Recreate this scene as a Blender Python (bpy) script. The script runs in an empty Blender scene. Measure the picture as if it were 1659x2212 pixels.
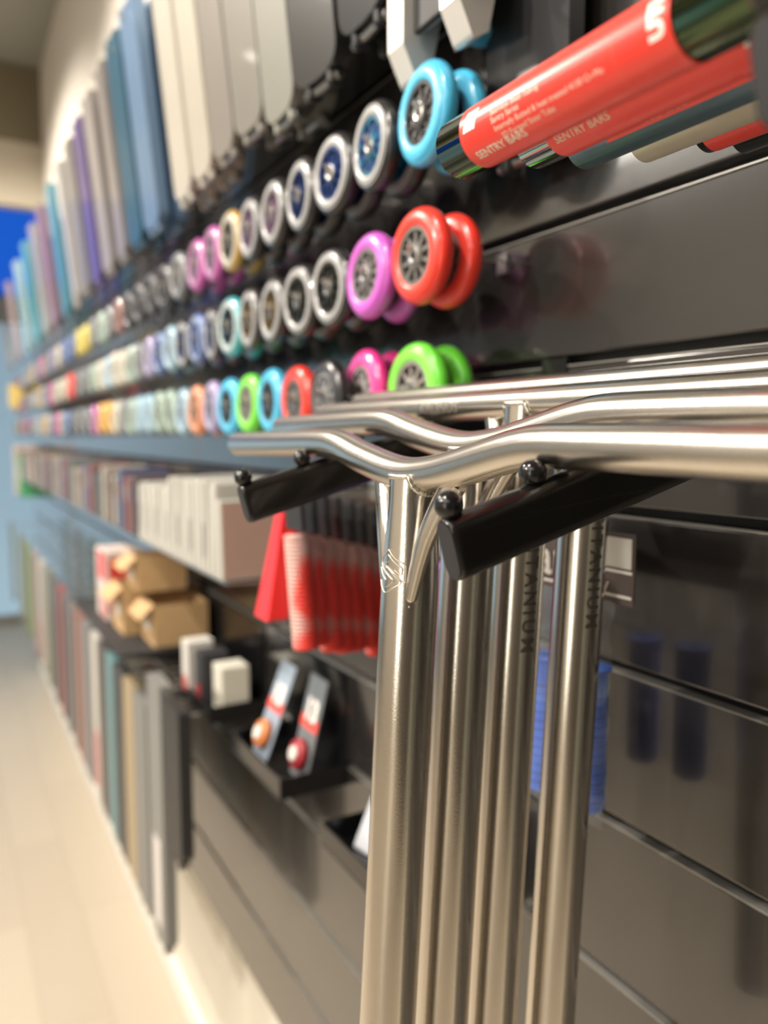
import bpy, math, random
from mathutils import Vector, Matrix
random.seed(7)
PI = math.pi
SC = bpy.context.scene
COL = SC.collection

# ------------------------------------------------------------------ camera
FPX = 1700.0
PITCH = math.atan(164 / FPX)
YAW = math.atan(959.5 / math.hypot(FPX, 164))
EYE = Vector((0, 0, 1.58))
FW = Vector((math.sin(YAW) * math.cos(PITCH), math.cos(YAW) * math.cos(PITCH), -math.sin(PITCH)))
RT = Vector((math.cos(YAW), -math.sin(YAW), 0))
UP = RT.cross(FW)
def ray(px, py):
    return FW * FPX + RT * (px - 829.5) - UP * (py - 1106)
def P(px, py, b):
    """point of the vertical plane X=b (parallel to the shop wall) seen at a pixel of the photograph"""
    d = ray(px, py)
    return EYE + d * (b / d.x)
cam = bpy.data.cameras.new('camera'); camo = bpy.data.objects.new('camera', cam); COL.objects.link(camo)
camo.location = EYE
camo.rotation_euler = Matrix((RT, UP, -FW)).transposed().to_euler()
cam.sensor_fit = 'VERTICAL'; cam.sensor_height = 36; cam.sensor_width = 27
cam.lens = 36 * FPX / 2212
cam.clip_start = .02; cam.clip_end = 60
cam.dof.use_dof = True; cam.dof.focus_distance = .50; cam.dof.aperture_fstop = 3.35
SC.camera = camo

# ------------------------------------------------------------------ world, lamps, exposure
SC.view_settings.view_transform = 'Standard'; SC.view_settings.look = 'None'
SC.view_settings.gamma = 1; SC.view_settings.use_curve_mapping = False
SC.view_settings.exposure = -0.13
W = bpy.data.worlds.new('world'); SC.world = W; W.use_nodes = True
W.node_tree.nodes['Background'].inputs[0].default_value = (.80, .86, 1.0, 1)
W.node_tree.nodes['Background'].inputs[1].default_value = .04

def lamp(name, kind, loc, target, energy, color, size=.1, spot=60, sy=None, blend=.5):
    l = bpy.data.lights.new(name, kind); o = bpy.data.objects.new(name, l); COL.objects.link(o)
    o.location = loc
    o.rotation_euler = (Vector(target) - Vector(loc)).to_track_quat('-Z', 'Y').to_euler()
    l.energy = energy; l.color = color
    if kind == 'AREA':
        l.size = size
        if sy: l.shape = 'RECTANGLE'; l.size_y = sy
    else:
        l.shadow_soft_size = size
    if kind == 'SPOT':
        l.spot_size = math.radians(spot); l.spot_blend = blend
    return o
WARM = (1.0, .91, .80)
SPOTS = [(-2.1, .98, 2.95), (-1.05, 2.5, 3.4), (-1.05, 4.3, 3.4), (-.85, .55, 3.4)]
SPOT_E = [210, 250, 330, 150]
SPOT_T = [(.574, .75, 1.75), (.4, 2.4, 1.4), (.4, 4.3, 1.4), (.3, .9, 1.4)]
for s, e, t in zip(SPOTS, SPOT_E, SPOT_T):
    lamp('spot_lamp', 'SPOT', (s[0] + .07, s[1], s[2] - .03), t, e, WARM, .035, 110)
PANELS = [(-1.75, .3, 3.65), (-1.75, 3.0, 3.65), (-1.75, -1.55, 3.65), (-3.2, 1.6, 3.65), (-3.2, 4.0, 3.65), (-3.2, -1.0, 3.65)]
for p in PANELS:
    lamp('added_linear_lamp', 'AREA', (p[0], p[1], p[2] - .06), (p[0], p[1], 0), 9 if p[0] > -2 else 30, (1, .93, .84), .3, sy=1.9)  # unseen linear lamps added for the long highlights on the bars
lamp('window_lamp', 'AREA', (-1.3, 8.1, 1.40), (-1.3, 0, 1.40), 8, (.55, .78, 1.0), 4.6, sy=2.6)
lamp('side_fill_lamp', 'AREA', (-4.5, -1.75, 1.7), (0, -1.75, 1.7), 42, (1.0, .93, .80), 1.3, sy=2.8)  # added fill lamp in front of the unseen glowing panel

# ------------------------------------------------------------------ materials
def mat(name, col, rough=.5, metal=0, coat=0, noise=0, nscale=30, bump=0, bscale=200, emit=None, estr=0, alpha=1, trans=0, aniso=0, spec=.5, stretch=None):
    m = bpy.data.materials.new(name); m.use_nodes = True
    nt = m.node_tree; b = nt.nodes['Principled BSDF']
    b.inputs['Base Color'].default_value = (*col, 1)
    b.inputs['Roughness'].default_value = rough
    b.inputs['Metallic'].default_value = metal
    b.inputs['Coat Weight'].default_value = coat
    b.inputs['Specular IOR Level'].default_value = spec
    b.inputs['Anisotropic'].default_value = aniso
    b.inputs['Alpha'].default_value = alpha
    b.inputs['Transmission Weight'].default_value = trans
    tc = nt.nodes.new('ShaderNodeTexCoord')
    mp = nt.nodes.new('ShaderNodeMapping'); nt.links.new(tc.outputs['Object'], mp.inputs[0])
    if stretch: mp.inputs['Scale'].default_value = stretch
    if noise:
        n = nt.nodes.new('ShaderNodeTexNoise'); n.inputs['Scale'].default_value = nscale; n.inputs['Detail'].default_value = 4
        nt.links.new(mp.outputs[0], n.inputs[0])
        r = nt.nodes.new('ShaderNodeMapRange'); r.inputs[3].default_value = 1 - noise; r.inputs[4].default_value = 1 + noise
        nt.links.new(n.outputs[0], r.inputs[0])
        v = nt.nodes.new('ShaderNodeVectorMath'); v.operation = 'SCALE'; v.inputs[0].default_value = col
        nt.links.new(r.outputs[0], v.inputs['Scale']); nt.links.new(v.outputs[0], b.inputs['Base Color'])
    if bump:
        n = nt.nodes.new('ShaderNodeTexNoise'); n.inputs['Scale'].default_value = bscale; n.inputs['Detail'].default_value = 3
        nt.links.new(mp.outputs[0], n.inputs[0])
        u = nt.nodes.new('ShaderNodeBump'); u.inputs['Strength'].default_value = bump; u.inputs['Distance'].default_value = .001
        nt.links.new(n.outputs[0], u.inputs['Height']); nt.links.new(u.outputs[0], b.inputs['Normal'])
    if emit:
        b.inputs['Emission Color'].default_value = (*emit, 1); b.inputs['Emission Strength'].default_value = estr
    return m
M = {}
M['floor'] = mat('floor_vinyl', (.52, .45, .36), .42, noise=.10, nscale=3, bump=.05)
M['plaster'] = mat('white_plaster', (.72, .67, .60), .75, noise=.03, nscale=4, bump=.08, bscale=300)
M['cream'] = mat('cream_paint', (.74, .70, .60), .6, noise=.03, nscale=4)
M['ceiling'] = mat('ceiling_paint', (.34, .34, .31), .9, noise=.04, nscale=2)
M['olive'] = mat('olive_paint', (.20, .17, .11), .8, noise=.05, nscale=2)
M['beige'] = mat('beige_paint', (.52, .47, .38), .8, noise=.03, nscale=2)
M['slat'] = mat('dark_laminate', (.020, .0185, .0175), .19, coat=.55, noise=.04, nscale=3, bump=.02, bscale=900, spec=1.0)
M['groove'] = mat('black_channel', (.006, .006, .007), .5, noise=.1)
M['black'] = mat('black_gloss', (.007, .007, .008), .16, coat=.15, bump=.05, bscale=60)
M['black_arm'] = mat('black_powder_coat', (.006, .0055, .0055), .22, coat=.25, noise=.4, nscale=14, bump=.03, bscale=40)
M['matte_black'] = mat('matte_black', (.02, .02, .022), .6, noise=.1)
M['steel'] = mat('zinc_steel', (.62, .62, .60), .3, 1, noise=.05)
M['titanium'] = mat('brushed_titanium', (.66, .62, .56), .18, 1, noise=.03, nscale=160, bump=.06, bscale=900, aniso=.3)
M['titanium_bar'] = mat('satin_titanium', (.68, .645, .59), .25, 1, noise=.03, nscale=160, bump=.05, bscale=900, aniso=.3)
M['weld'] = mat('weld_bead', (.74, .70, .62), .30, 1, noise=.12, nscale=300)
M['etched'] = mat('etched_titanium', (.42, .39, .34), .5, 1, noise=.05)
M['etch_dark'] = mat('dark_etching', (.16, .145, .125), .45, .9, noise=.05)
M['white'] = mat('white_card', (.80, .78, .72), .5, noise=.03)
M['print'] = mat('cream_print', (.80, .70, .58), .5, noise=.03)
M['printw'] = mat('white_print', (.88, .85, .80), .4, noise=.02)
M['red_label'] = mat('red_label', (.84, .050, .035), .32, coat=.25, noise=.03, nscale=40)
M['red_label_edge'] = mat('red_label_line', (.80, .14, .09), .35, noise=.03)
M['green_chrome'] = mat('dark_green_chrome', (.10, .14, .07), .10, 1, noise=.05)
M['chrome'] = mat('polished_chrome', (.85, .83, .80), .05, 1, noise=.02)
M['bluegrey'] = mat('blue_grey_metallic', (.16, .27, .33), .25, .75, noise=.03, nscale=400)
M['creamtube'] = mat('cream_gloss_paint', (.58, .53, .42), .3, coat=.3, noise=.02)
M['plastic'] = mat('clear_film', (.42, .46, .50), .06, alpha=.20, coat=1, bump=1.0, bscale=55)
M['kraft'] = mat('kraft_cardboard', (.48, .31, .15), .8, noise=.08, nscale=60)
M['core'] = mat('black_wheel_core', (.02, .02, .022), .3, coat=.3, noise=.1)
M['silver'] = mat('silver_spokes', (.50, .49, .47), .28, 1, noise=.04)

_c = {}
def cm(col, rough=.35, metal=0, coat=.2):
    """plain coloured material made once per colour"""
    k = (col, rough, metal, coat)
    if k not in _c:
        _c[k] = mat('paint_%d' % len(_c), col, rough, metal, coat, noise=.04)
    return _c[k]

# ------------------------------------------------------------------ mesh helpers
class MB:
    def __init__(s): s.v = []; s.f = []; s.smooth = []
    def add(s, vs, fs, smooth=False):
        n = len(s.v); s.v += [tuple(v) for v in vs]; s.f += [tuple(i + n for i in f) for f in fs]
        s.smooth += [smooth] * len(fs); return s
    def box(s, a, b):
        x0, y0, z0 = a; x1, y1, z1 = b
        return s.add([(x0, y0, z0), (x1, y0, z0), (x1, y1, z0), (x0, y1, z0), (x0, y0, z1), (x1, y0, z1), (x1, y1, z1), (x0, y1, z1)],
                     [(0, 3, 2, 1), (4, 5, 6, 7), (0, 1, 5, 4), (1, 2, 6, 5), (2, 3, 7, 6), (3, 0, 4, 7)])
    def tube(s, pts, r, n=24, cap=True, flat=None):
        """tube along a path; r a number or a list; flat=(axis vector, factor) squashes it"""
        pts = [Vector(p) for p in pts]; m = len(pts)
        rs = r if isinstance(r, (list, tuple)) else [r] * m
        T = []
        for i in range(m):
            t = (pts[min(i + 1, m - 1)] - pts[max(i - 1, 0)]).normalized(); T.append(t)
        ref = Vector((0, 0, 1)) if abs(T[0].z) < .9 else Vector((1, 0, 0))
        vs = []
        u = T[0].cross(ref).normalized()
        for i in range(m):
            u = (u - T[i] * u.dot(T[i])).normalized(); w = T[i].cross(u)
            for k in range(n):
                a = 2 * PI * k / n
                d = (u * math.cos(a) + w * math.sin(a)) * rs[i]
                if flat: d = d - flat[0] * (d.dot(flat[0]) * (1 - flat[1]))
                vs.append(pts[i] + d)
        fs = [(i * n + k, i * n + (k + 1) % n, (i + 1) * n + (k + 1) % n, (i + 1) * n + k) for i in range(m - 1) for k in range(n)]
        s.add(vs, fs, True)
        if cap:
            s.add(vs[:n], [tuple(range(n))[::-1]]); s.add(vs[-n:], [tuple(range(n))])
        return s
    def lathe(s, prof, axis='X', c=(0, 0, 0), n=40, smooth=True, close=False):
        """profile of (radius, along) turned around an axis"""
        vs = []
        for (r, a) in prof:
            for k in range(n):
                t = 2 * PI * k / n; p, q = r * math.cos(t), r * math.sin(t)
                v = {'X': (a, p, q), 'Y': (q, a, p), 'Z': (p, q, a)}[axis]
                vs.append((v[0] + c[0], v[1] + c[1], v[2] + c[2]))
        m = len(prof)
        rng = range(m) if close else range(m - 1)
        fs = [(i * n + k, i * n + (k + 1) % n, ((i + 1) % m) * n + (k + 1) % n, ((i + 1) % m) * n + k) for i in rng for k in range(n)]
        return s.add(vs, fs, smooth)
    def sphere(s, c, r, n=20):
        prof = [(max(1e-5, r * math.sin(PI * i / n)), -r * math.cos(PI * i / n)) for i in range(n + 1)]
        return s.lathe(prof, 'Z', c, n * 2)
    def prism(s, pts, off, smooth=False):
        """closed outline (list of 3D points) pushed by off"""
        n = len(pts); off = Vector(off); a = [Vector(p) for p in pts]; b = [p + off for p in a]
        s.add(a + b, [tuple(range(n))[::-1], tuple(range(n, 2 * n))])
        s.add(a + b, [(i, (i + 1) % n, n + (i + 1) % n, n + i) for i in range(n)], smooth)
        return s
    def mesh(s, name):
        me = bpy.data.meshes.new(name); me.from_pydata(s.v, [], s.f)
        me.polygons.foreach_set('use_smooth', s.smooth); me.update()
        return me
    def build(s, name, m, parent=None, loc=None, bevel=0, seg=2):
        import bmesh
        me = s.mesh(name)
        bm = bmesh.new(); bm.from_mesh(me); bmesh.ops.recalc_face_normals(bm, faces=bm.faces); bm.to_mesh(me); bm.free()
        if m: me.materials.append(m)
        o = bpy.data.objects.new(name, me); COL.objects.link(o)
        if parent: o.parent = parent
        if loc: o.location = loc
        if bevel:
            b = o.modifiers.new('bevel', 'BEVEL'); b.width = bevel; b.segments = seg; b.limit_method = 'ANGLE'; b.harden_normals = False
        return o
def tag(o, label=None, cat=None, group=None, kind=None):
    if label: o['label'] = label
    if cat: o['category'] = cat
    if group: o['group'] = group
    if kind: o['kind'] = kind
    return o
def empty(name, loc, label, cat, group=None):
    o = bpy.data.objects.new(name, None); o.empty_display_size = .02; COL.objects.link(o); o.location = loc
    return tag(o, label, cat, group)
def copy_tree(o, parent=None):
    c = o.copy(); COL.objects.link(c)
    if parent: c.parent = parent
    for ch in list(o.children): copy_tree(ch, c)
    return c
def smooth_path(pts, k=8):
    pts = [Vector(p) for p in pts]; out = []
    for i in range(len(pts) - 1):
        p0 = pts[max(i - 1, 0)]; p1 = pts[i]; p2 = pts[i + 1]; p3 = pts[min(i + 2, len(pts) - 1)]
        for j in range(k):
            t = j / k
            out.append(.5 * ((2 * p1) + (p2 - p0) * t + (2 * p0 - 5 * p1 + 4 * p2 - p3) * t * t + (3 * p1 - p0 - 3 * p2 + p3) * t ** 3))
    return out + [pts[-1]]
DG = None
def text_mesh(body, size, bold=0, shear=0, extrude=0, space=1.0):
    """2-D outline letters as (verts, faces) with u to the right and v up, centred in v"""
    cu = bpy.data.curves.new('t', 'FONT'); cu.body = body; cu.size = size; cu.offset = bold; cu.shear = shear
    cu.space_character = space; cu.resolution_u = 3
    o = bpy.data.objects.new('t', cu); COL.objects.link(o)
    bpy.context.view_layer.update()
    me = bpy.data.meshes.new_from_object(o.evaluated_get(bpy.context.evaluated_depsgraph_get()))
    import bmesh
    bm = bmesh.new(); bm.from_mesh(me)
    bmesh.ops.triangulate(bm, faces=bm.faces)
    for _ in range(2):
        long = [e for e in bm.edges if e.calc_length() > size * .25]
        if long: bmesh.ops.subdivide_edges(bm, edges=long, cuts=1); bmesh.ops.triangulate(bm, faces=bm.faces)
    v = [tuple(x.co) for x in bm.verts]; bm.verts.ensure_lookup_table()
    f = [tuple(w.index for w in x.verts) for x in bm.faces]
    bm.free(); bpy.data.objects.remove(o); bpy.data.curves.remove(cu); bpy.data.meshes.remove(me)
    return v, f
def text_on(fn, body, size, name, m, parent, **kw):
    v, f = text_mesh(body, size, **kw)
    cy = .35 * size
    mb = MB(); mb.add([fn(x, y - cy) for x, y, _ in v], f)
    me = mb.mesh(name); me.materials.append(m)
    o = bpy.data.objects.new(name, me); COL.objects.link(o); o.parent = parent
    return o

# ------------------------------------------------------------------ the setting
XW = .574           # face of the slat wall
PZ = .15            # pitch of the slats
ZG0 = 1.58 + .0765  # one groove
FZ = -.19           # floor level
CZ = 3.70           # ceiling level
YE = 6.3            # where the slat wall ends
YF = 5.15           # where the high plaster above it ends
GR = [.492, .678, .855, 1.028, 1.194, 1.3525, 1.507, 1.658, 1.801, 1.944, 2.086, 2.228, 2.370, 2.512, 2.654]
def struct(name, mb, m, parent=None, bevel=0):
    o = mb.build(name, m, parent, bevel=bevel)
    if not parent: o['kind'] = 'structure'
    return o
# floor with plank joints
fl = struct('floor', MB().box((-4.6, -2.6, FZ - .05), (1.2, 9.0, FZ)), M['floor'])
nt = M['floor'].node_tree
br = nt.nodes.new('ShaderNodeTexBrick'); tc = nt.nodes.new('ShaderNodeTexCoord'); mp = nt.nodes.new('ShaderNodeMapping')
mp.inputs['Rotation'].default_value = (0, 0, PI / 2)
nt.links.new(tc.outputs['Object'], mp.inputs[0]); nt.links.new(mp.outputs[0], br.inputs[0])
br.inputs['Color1'].default_value = (.53, .46, .36, 1); br.inputs['Color2'].default_value = (.49, .42, .33, 1); br.inputs['Mortar'].default_value = (.44, .37, .28, 1)
br.inputs['Scale'].default_value = 1; br.inputs['Mortar Size'].default_value = .003
br.inputs['Brick Width'].default_value = 1.2; br.inputs['Row Height'].default_value = .19
nt.links.new(br.outputs[0], nt.nodes['Principled BSDF'].inputs['Base Color'])

wr = struct('wall_right', MB().box((XW + .03, -2.6, FZ), (XW + .15, YE, 2.66)).box((XW + .03, -2.6, 2.66), (XW + .15, YF, CZ)), M['plaster'])
mb = MB(); lip = MB(); tops = GR
for z0, z1 in zip([.328] + [g + .0058 for g in GR[:-1]], [g - .0058 for g in GR]):
    mb.box((XW, -2.55, z0), (XW + .018, YE - .03, z1))
    lip.box((XW - .0008, -2.55, z1 + .0002), (XW + .014, YE - .03, z1 + .0014))
struct('slat_panel', mb, M['slat'], wr, bevel=.0016)
struct('channel_lip', lip, cm((.42, .41, .38), .35, .6, 0), wr)
struct('groove_channel', MB().box((XW + .0185, -2.55, .331), (XW + .0295, YE - .035, GR[-1] - .007)), M['groove'], wr)
struct('trim_1', MB().box((XW + .012, -2.55, FZ + .005), (XW + .0298, YE - .03, .3265)), M['cream'], bevel=.001)
struct('baseboard_right', MB().box((XW - .004, -2.55, FZ), (XW + .0118, YE - .03, FZ + .09)), M['white'], bevel=.002)
struct('ceiling', MB().box((-4.6, -2.6, CZ), (1.2, 9.0, CZ + .1)), M['ceiling'])
struct('wall_back', MB().box((-4.6, YF + .002, 3.27), (1.2, YF + .12, CZ)), M['olive'])
struct('trim_2', MB().box((-4.6, YF + .002, 2.91), (1.2, YF + .10, 3.269)), M['beige'])
struct('wall_left', MB().box((-4.7, -2.6, FZ), (-4.6, 9.0, CZ)), M['plaster'])
struct('wall_front', MB().box((-4.6, -2.7, FZ), (1.2, -2.6, CZ)), mat('brown_paint', (.10, .085, .07), .7, noise=.05))
struct('reflection_strip', MB().box((-.15, -2.598, FZ), (.45, -2.56, CZ - .01)), mat('reflection_grey_green', (.42, .43, .37), .6, noise=.05))  # added unseen strip, mirrored as a grey-green streak in the tubes
struct('reflection_panel', MB().box((-4.598, -2.45, .1), (-4.57, -1.05, 3.0)), mat('reflection_glow', (.7, .68, .6), .2, emit=(1.0, .93, .80), estr=1.1))  # added unseen glowing panel, gives the tubes their bright reflected band
# far shop front beyond the wall end: glass with daylight and a blue light box above
wf = struct('window_1', MB().box((-4.6, 8.2, FZ + .02), (1.2, 8.22, 2.62)), mat('daylight_glass', (.5, .7, .85), .2, emit=(.46, .70, .90), estr=.42))
mb = MB()
for x in (-3.6, -2.4, -1.2, .05, .9): mb.box((x - .03, 8.15, FZ + .02), (x + .03, 8.199, 2.62))
mb.box((-4.6, 8.15, FZ), (1.2, 8.199, FZ + .08))
struct('window_frame', mb, M['steel'], wf)
sg = empty('light_box_sign', (.2, 7.6, 2.75), 'glowing blue light box hanging at the far end of the shop', 'sign')
MB().box((-1.6, -.05, 0), (.9, .05, .85)).build('sign_case', cm((.01, .06, .4)), sg, bevel=.01)
MB().box((-1.57, -.058, .03), (.87, -.0505, .82)).build('sign_face', mat('sign_face', (.01, .1, .7), .4, emit=(.01, .11, .62), estr=.9), sg)

# ------------------------------------------------------------------ pendant spots, and linear lights added for highlights and reflections
E_WARM = mat('lamp_glow', (1, .9, .8), .4, emit=(1, .88, .72), estr=14)
E_PANEL = mat('panel_glow', (1, .95, .9), .4, emit=(1, .93, .84), estr=7)
ORDL = ['first', 'second', 'third', 'fourth']
for i, (s, t) in enumerate(zip(SPOTS, SPOT_T)):
    o = empty('pendant_spotlight', s, 'black pendant spotlight over the aisle, %s counted from the far end' % ORDL[(2, 1, 0, 3)[i]], 'lamp', 'pendant spotlights over the aisle')
    d = (Vector(t) - Vector(s)).normalized()
    MB().tube([-d * .11, -d * .02, Vector((0, 0, 0))], [.035, .04, .04], 24).build('lamp_head', M['matte_black'], o)
    MB().tube([(0, 0, .03), (0, 0, CZ - s[2])], .008, 10).build('rod', M['matte_black'], o)
    MB().tube([d * .0, d * .004], .034, 24).build('bulb', E_WARM, o)
for i, p in enumerate(PANELS):
    o = empty('added_linear_light', (p[0], p[1], CZ), 'long white linear light added for highlights, %s of the %s' % (('middle', 'far end', 'near end')[i % 3], ('row beside the slat wall', 'row along the left wall')[i // 3]), 'lamp', 'added linear lights')
    MB().box((-.16, -.96, -.05), (.16, .96, -.0005)).build('housing', M['white'], o, bevel=.004)
    MB().box((-.14, -.94, -.055), (.14, .94, -.0505)).build('diffuser', E_PANEL, o)

# ------------------------------------------------------------------ display arms
RZ = EYE.z
def arm(y, ztip, label, btip=.224, slope=.28, group=None):
    """sloping black faceout bolted into a groove of the slat wall, with ball stops"""
    H = .0175; w = .0085
    L = XW - .002 - btip
    t = empty('display_hanger', (XW, y, ztip + slope * L), label, 'display arm', group)
    d = Vector((1, 0, slope)).normalized(); n = Vector((-slope, 0, 1)).normalized(); Y = Vector((0, 1, 0))
    c0 = Vector((-L, 0, -slope * L)); c1 = Vector((0, 0, 0))
    prof = []
    for k in range(48):                           # stadium section
        a = 2 * PI * (k + .5) / 48
        sy = math.cos(a) * w; sz = math.sin(a) * w + (H - w) * (1 if math.sin(a) >= 0 else -1)
        prof.append((sy, sz))
    vs = []; stations = [(-.0, .0), (0, .90), (.0012, .98), (.004, 1), (1.0, 1)]
    Lt = (c1 - c0).length
    rings = [(0, .86), (.0006, .93), (.0018, .985), (.0040, 1), (Lt, 1)]
    for (s, k) in rings:
        for (sy, sz) in prof: vs.append(c0 + d * s + Y * (sy * k) + n * (sz * (1 - (1 - k) * .5)))
    m = len(prof)
    fs = [(i * m + k, i * m + (k + 1) % m, (i + 1) * m + (k + 1) % m, (i + 1) * m + k) for i in range(len(rings) - 1) for k in range(m)]
    mb = MB(); mb.add(vs, fs, True); mb.add(vs[:m], [tuple(range(m))]); mb.add(vs[-m:], [tuple(range(m))])
    mb.build('arm', M['black_arm'], t)
    # end cap let into the tip
    capv = [c0 - d * .0004 + Y * (sy * .80) + n * (sz * .9) for sy, sz in prof]
    MB().add(capv, [tuple(range(m))]).build('end_cap', M['matte_black'], t)
    for j in range(6):
        bx = .006 + .057 * j
        if bx > L - .03: break
        c = c0 + d * bx + n * (H + .0052)
        MB().sphere(c, .0077, 18).tube([c - n * .008, c - n * .003], .0035, 12).build('ball_stop', M['black'], t)
    # wall bracket hooked in the groove
    gz = min(tops, key=lambda q: abs(q - (ztip + slope * L + .035))) - (ztip + slope * L)
    mb = MB().box((-.0035, -.019, gz - .05), (-.0003, .019, gz + .004)).box((.0, -.019, gz - .003), (.010, .019, gz + .003))
    mb.build('wall_bracket', M['black_arm'], t, bevel=.001)
    return t
ta = P(963, 1190, .224); tb = P(522, 1090, .224); tcn = P(1664, 148, .224)
arm(ta.y, ta.z, 'black sloping display arm with ball stops, right of the two under titanium bars', group='arms under the titanium bars')
arm(tb.y, tb.z, 'black sloping display arm with ball stops, left of the two under titanium bars', group='arms under the titanium bars')
arm(tcn.y, tcn.z, 'black sloping display arm at the right edge holding the red labelled bars')

# ------------------------------------------------------------------ titanium scooter bars
RC = .0127; RD = .0208
def handlebar(b, yc, zc, path, label, engraved=False, tilt=(-.055, -.0, -1), emblem=False, vtext=False):
    t = empty('scooter_handlebar', (b, yc, zc), label, 'scooter handlebar', 'brushed titanium handlebars on the display arms')
    pts = smooth_path([(0, y, z) for y, z in path], 10)
    cb = MB().tube(pts, RC, 56, cap=False)
    for e, q in ((pts[0], pts[1]), (pts[-1], pts[-2])):
        ax = (e - q).normalized()
        cb.tube([e, e + ax * .0006], [RC, RC - .0006], 56, cap=False)
        cb.tube([e + ax * .0006, e + ax * .0006 - ax * .03], [RC - .0006, RC - .0022], 56, cap=False)
    cb.build('crossbar', M['titanium_bar'], t)
    zmid = min((abs(p.y), p.z) for p in pts)[1]
    # downtube squeezed oval below the crossbar
    dv = Vector(tilt).normalized(); n = 64; vs = []
    st = [0, .006, .014, .024, .036, .05, .066, .085, .11, .16, .25, .40, .60]
    for s in st:
        k = min(1, s / .075); k = k * k * (3 - 2 * k)
        ry = .0172 + (RD - .0172) * k; rx = .0186 + (RD - .0186) * k
        for i in range(n):
            a = 2 * PI * i / n; x = rx * math.cos(a); y = ry * math.sin(a)
            if s == 0:
                z = -math.sqrt(max(0, RC * RC - x * x)) * .97
                vs.append(Vector((x, y, zmid + z - .001)))
            else:
                c = dv * (s + .012)
                vs.append(Vector((c.x + x, c.y + y, zmid + c.z)))
    fs = [(i * n + k, i * n + (k + 1) % n, (i + 1) * n + (k + 1) % n, (i + 1) * n + k) for i in range(len(st) - 1) for k in range(n)]
    dt = MB().add(vs, fs, True).build('downtube', M['titanium'], t)
    # weld bead with ripples
    wp = []; N = 150; rr = []
    for i in range(N + 1):
        a = 2 * PI * i / N; x = .0184 * math.cos(a); y = .0170 * math.sin(a)
        z = -math.sqrt(max(0, RC * RC - x * x)) * .97
        wp.append((x * 1.0, y * 1.03, zmid + z - .0005)); rr.append(.0017 + .00045 * abs(math.sin(i * PI / 3)))
    MB().tube(wp, rr, 10, cap=False).build('weld_bead', M['weld'], t)
    # gusset struts either side
    for s in (-1, 1):
        yy = s * .046; zt_ = min((abs(p.y - yy), p.z) for p in pts)[1] - RC * .7
        a = Vector((.002, yy, zt_)); c = dv * .085; e = Vector((c.x - .009, s * .0165, zmid + c.z))
        mid = a.lerp(e, .45) + Vector((-.003, -s * .004, 0))
        MB().tube(smooth_path([a, mid, e], 8), [.0105 - .0050 * i / 16 for i in range(17)], 16, flat=(Vector((1, 0, 0)), .75)).build('gusset', M['titanium'], t)
        MB().sphere(e, .0036, 10).sphere(e + Vector((-.001, 0, -.006)), .0018, 8).build('weld_drop', M['weld'], t)
    if engraved:
        y0 = engraved
        fn = lambda u, v: (-(RC + .00012) * math.cos(v / RC), y0 - yc - u, zmid + (RC + .00012) * math.sin(v / RC))
        text_on(fn, 'KRONOS', .0150, 'engraved_lettering', M['etched'], t, bold=.0001, shear=.25)
    if vtext:
        def fn(u, v):
            s = .088 + u; c = dv * (s + .012); a = math.radians(vtext) + v / RD; r = RD + .00015
            return (c.x - r * math.cos(a), c.y - r * math.sin(a), zmid + c.z)
        text_on(fn, 'TITANIUM', .0165, 'engraved_lettering', M['etch_dark'], t, bold=.0003, space=1.35)
    if emblem:
        strokes = [[(550, 340), (660, 500), (770, 590), (880, 665), (888, 850), (865, 1012), (690, 850), (510, 680), (515, 590)],
                   [(545, 440), (620, 550), (720, 650), (812, 715), (800, 855), (720, 800), (660, 750)],
                   [(550, 340), (450, 440), (425, 540), (440, 690), (550, 870), (640, 975), (490, 1088)],
                   [(415, 690), (430, 820), (490, 945)],
                   [(400, 900), (412, 1060), (475, 1195), (640, 1110), (795, 1012), (700, 910), (510, 680)]]
        mb = MB(); c0 = Vector((b, yc, zc + zmid)) + dv * .012
        for stx in strokes:
            q = []
            for (u, v) in [(p.x, p.y) for p in smooth_path([(x, y, 0) for x, y in stx], 3)]:
                r_ = ray(780 + u / 9.217, 1150 + v / 9.217)
                # ray against the tilted cylinder
                w = EYE - c0; A = r_ - dv * r_.dot(dv); B = w - dv * w.dot(dv)
                qa = A.dot(A); qb = 2 * A.dot(B); qc = B.dot(B) - RD * RD
                disc = qb * qb - 4 * qa * qc
                if disc <= 0: continue
                p = EYE + r_ * ((-qb - math.sqrt(disc)) / (2 * qa)); q.append(p - Vector((b, yc, zc)))
            if len(q) > 1: mb.tube(q, .00042, 8)
        mb.build('embossed_emblem', M['weld'], t)
    return t
# profile of the dipped bars, taken in the plane of the nearest one
px1 = [(515, 959), (620, 958), (700, 957), (738, 963), (785, 988), (845, 1015), (893, 1026), (950, 1021), (1010, 1005), (1083, 982), (1130, 970), (1180, 964), (1300, 966), (1480, 971), (1659, 977)]
b1 = .295
w1 = [P(x, y, b1) for x, y in px1]
yc1 = P(897, 1026, b1).y
half = w1[0].y - yc1
path1 = [(p.y - yc1, p.z - 1.5722) for p in w1]
path1.append((-half, path1[-1][1]))
dips = [(.075, .0), (.060, -.0015), (.045, -.0065), (.028, -.0165), (.012, -.0245)]
handlebar(b1, yc1, 1.5722, path1, 'nearest brushed titanium handlebar, dipped crossbar and embossed emblem on its downtube', emblem=True)
b2 = .352
yc2 = P(1003, 985, b2).y - .012
handlebar(b2, yc2, 1.5725 + .0185, path1[:-1] + [(-half, path1[-1][1])], 'second titanium handlebar from the front, dipped crossbar rising behind the nearest one')
st3 = [(half, 0), (half * .5, 0), (0, 0), (-half * .5, 0), (-half, 0)]
b3 = .409; yc3 = P(1116, 880, b3).y - .014
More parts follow.
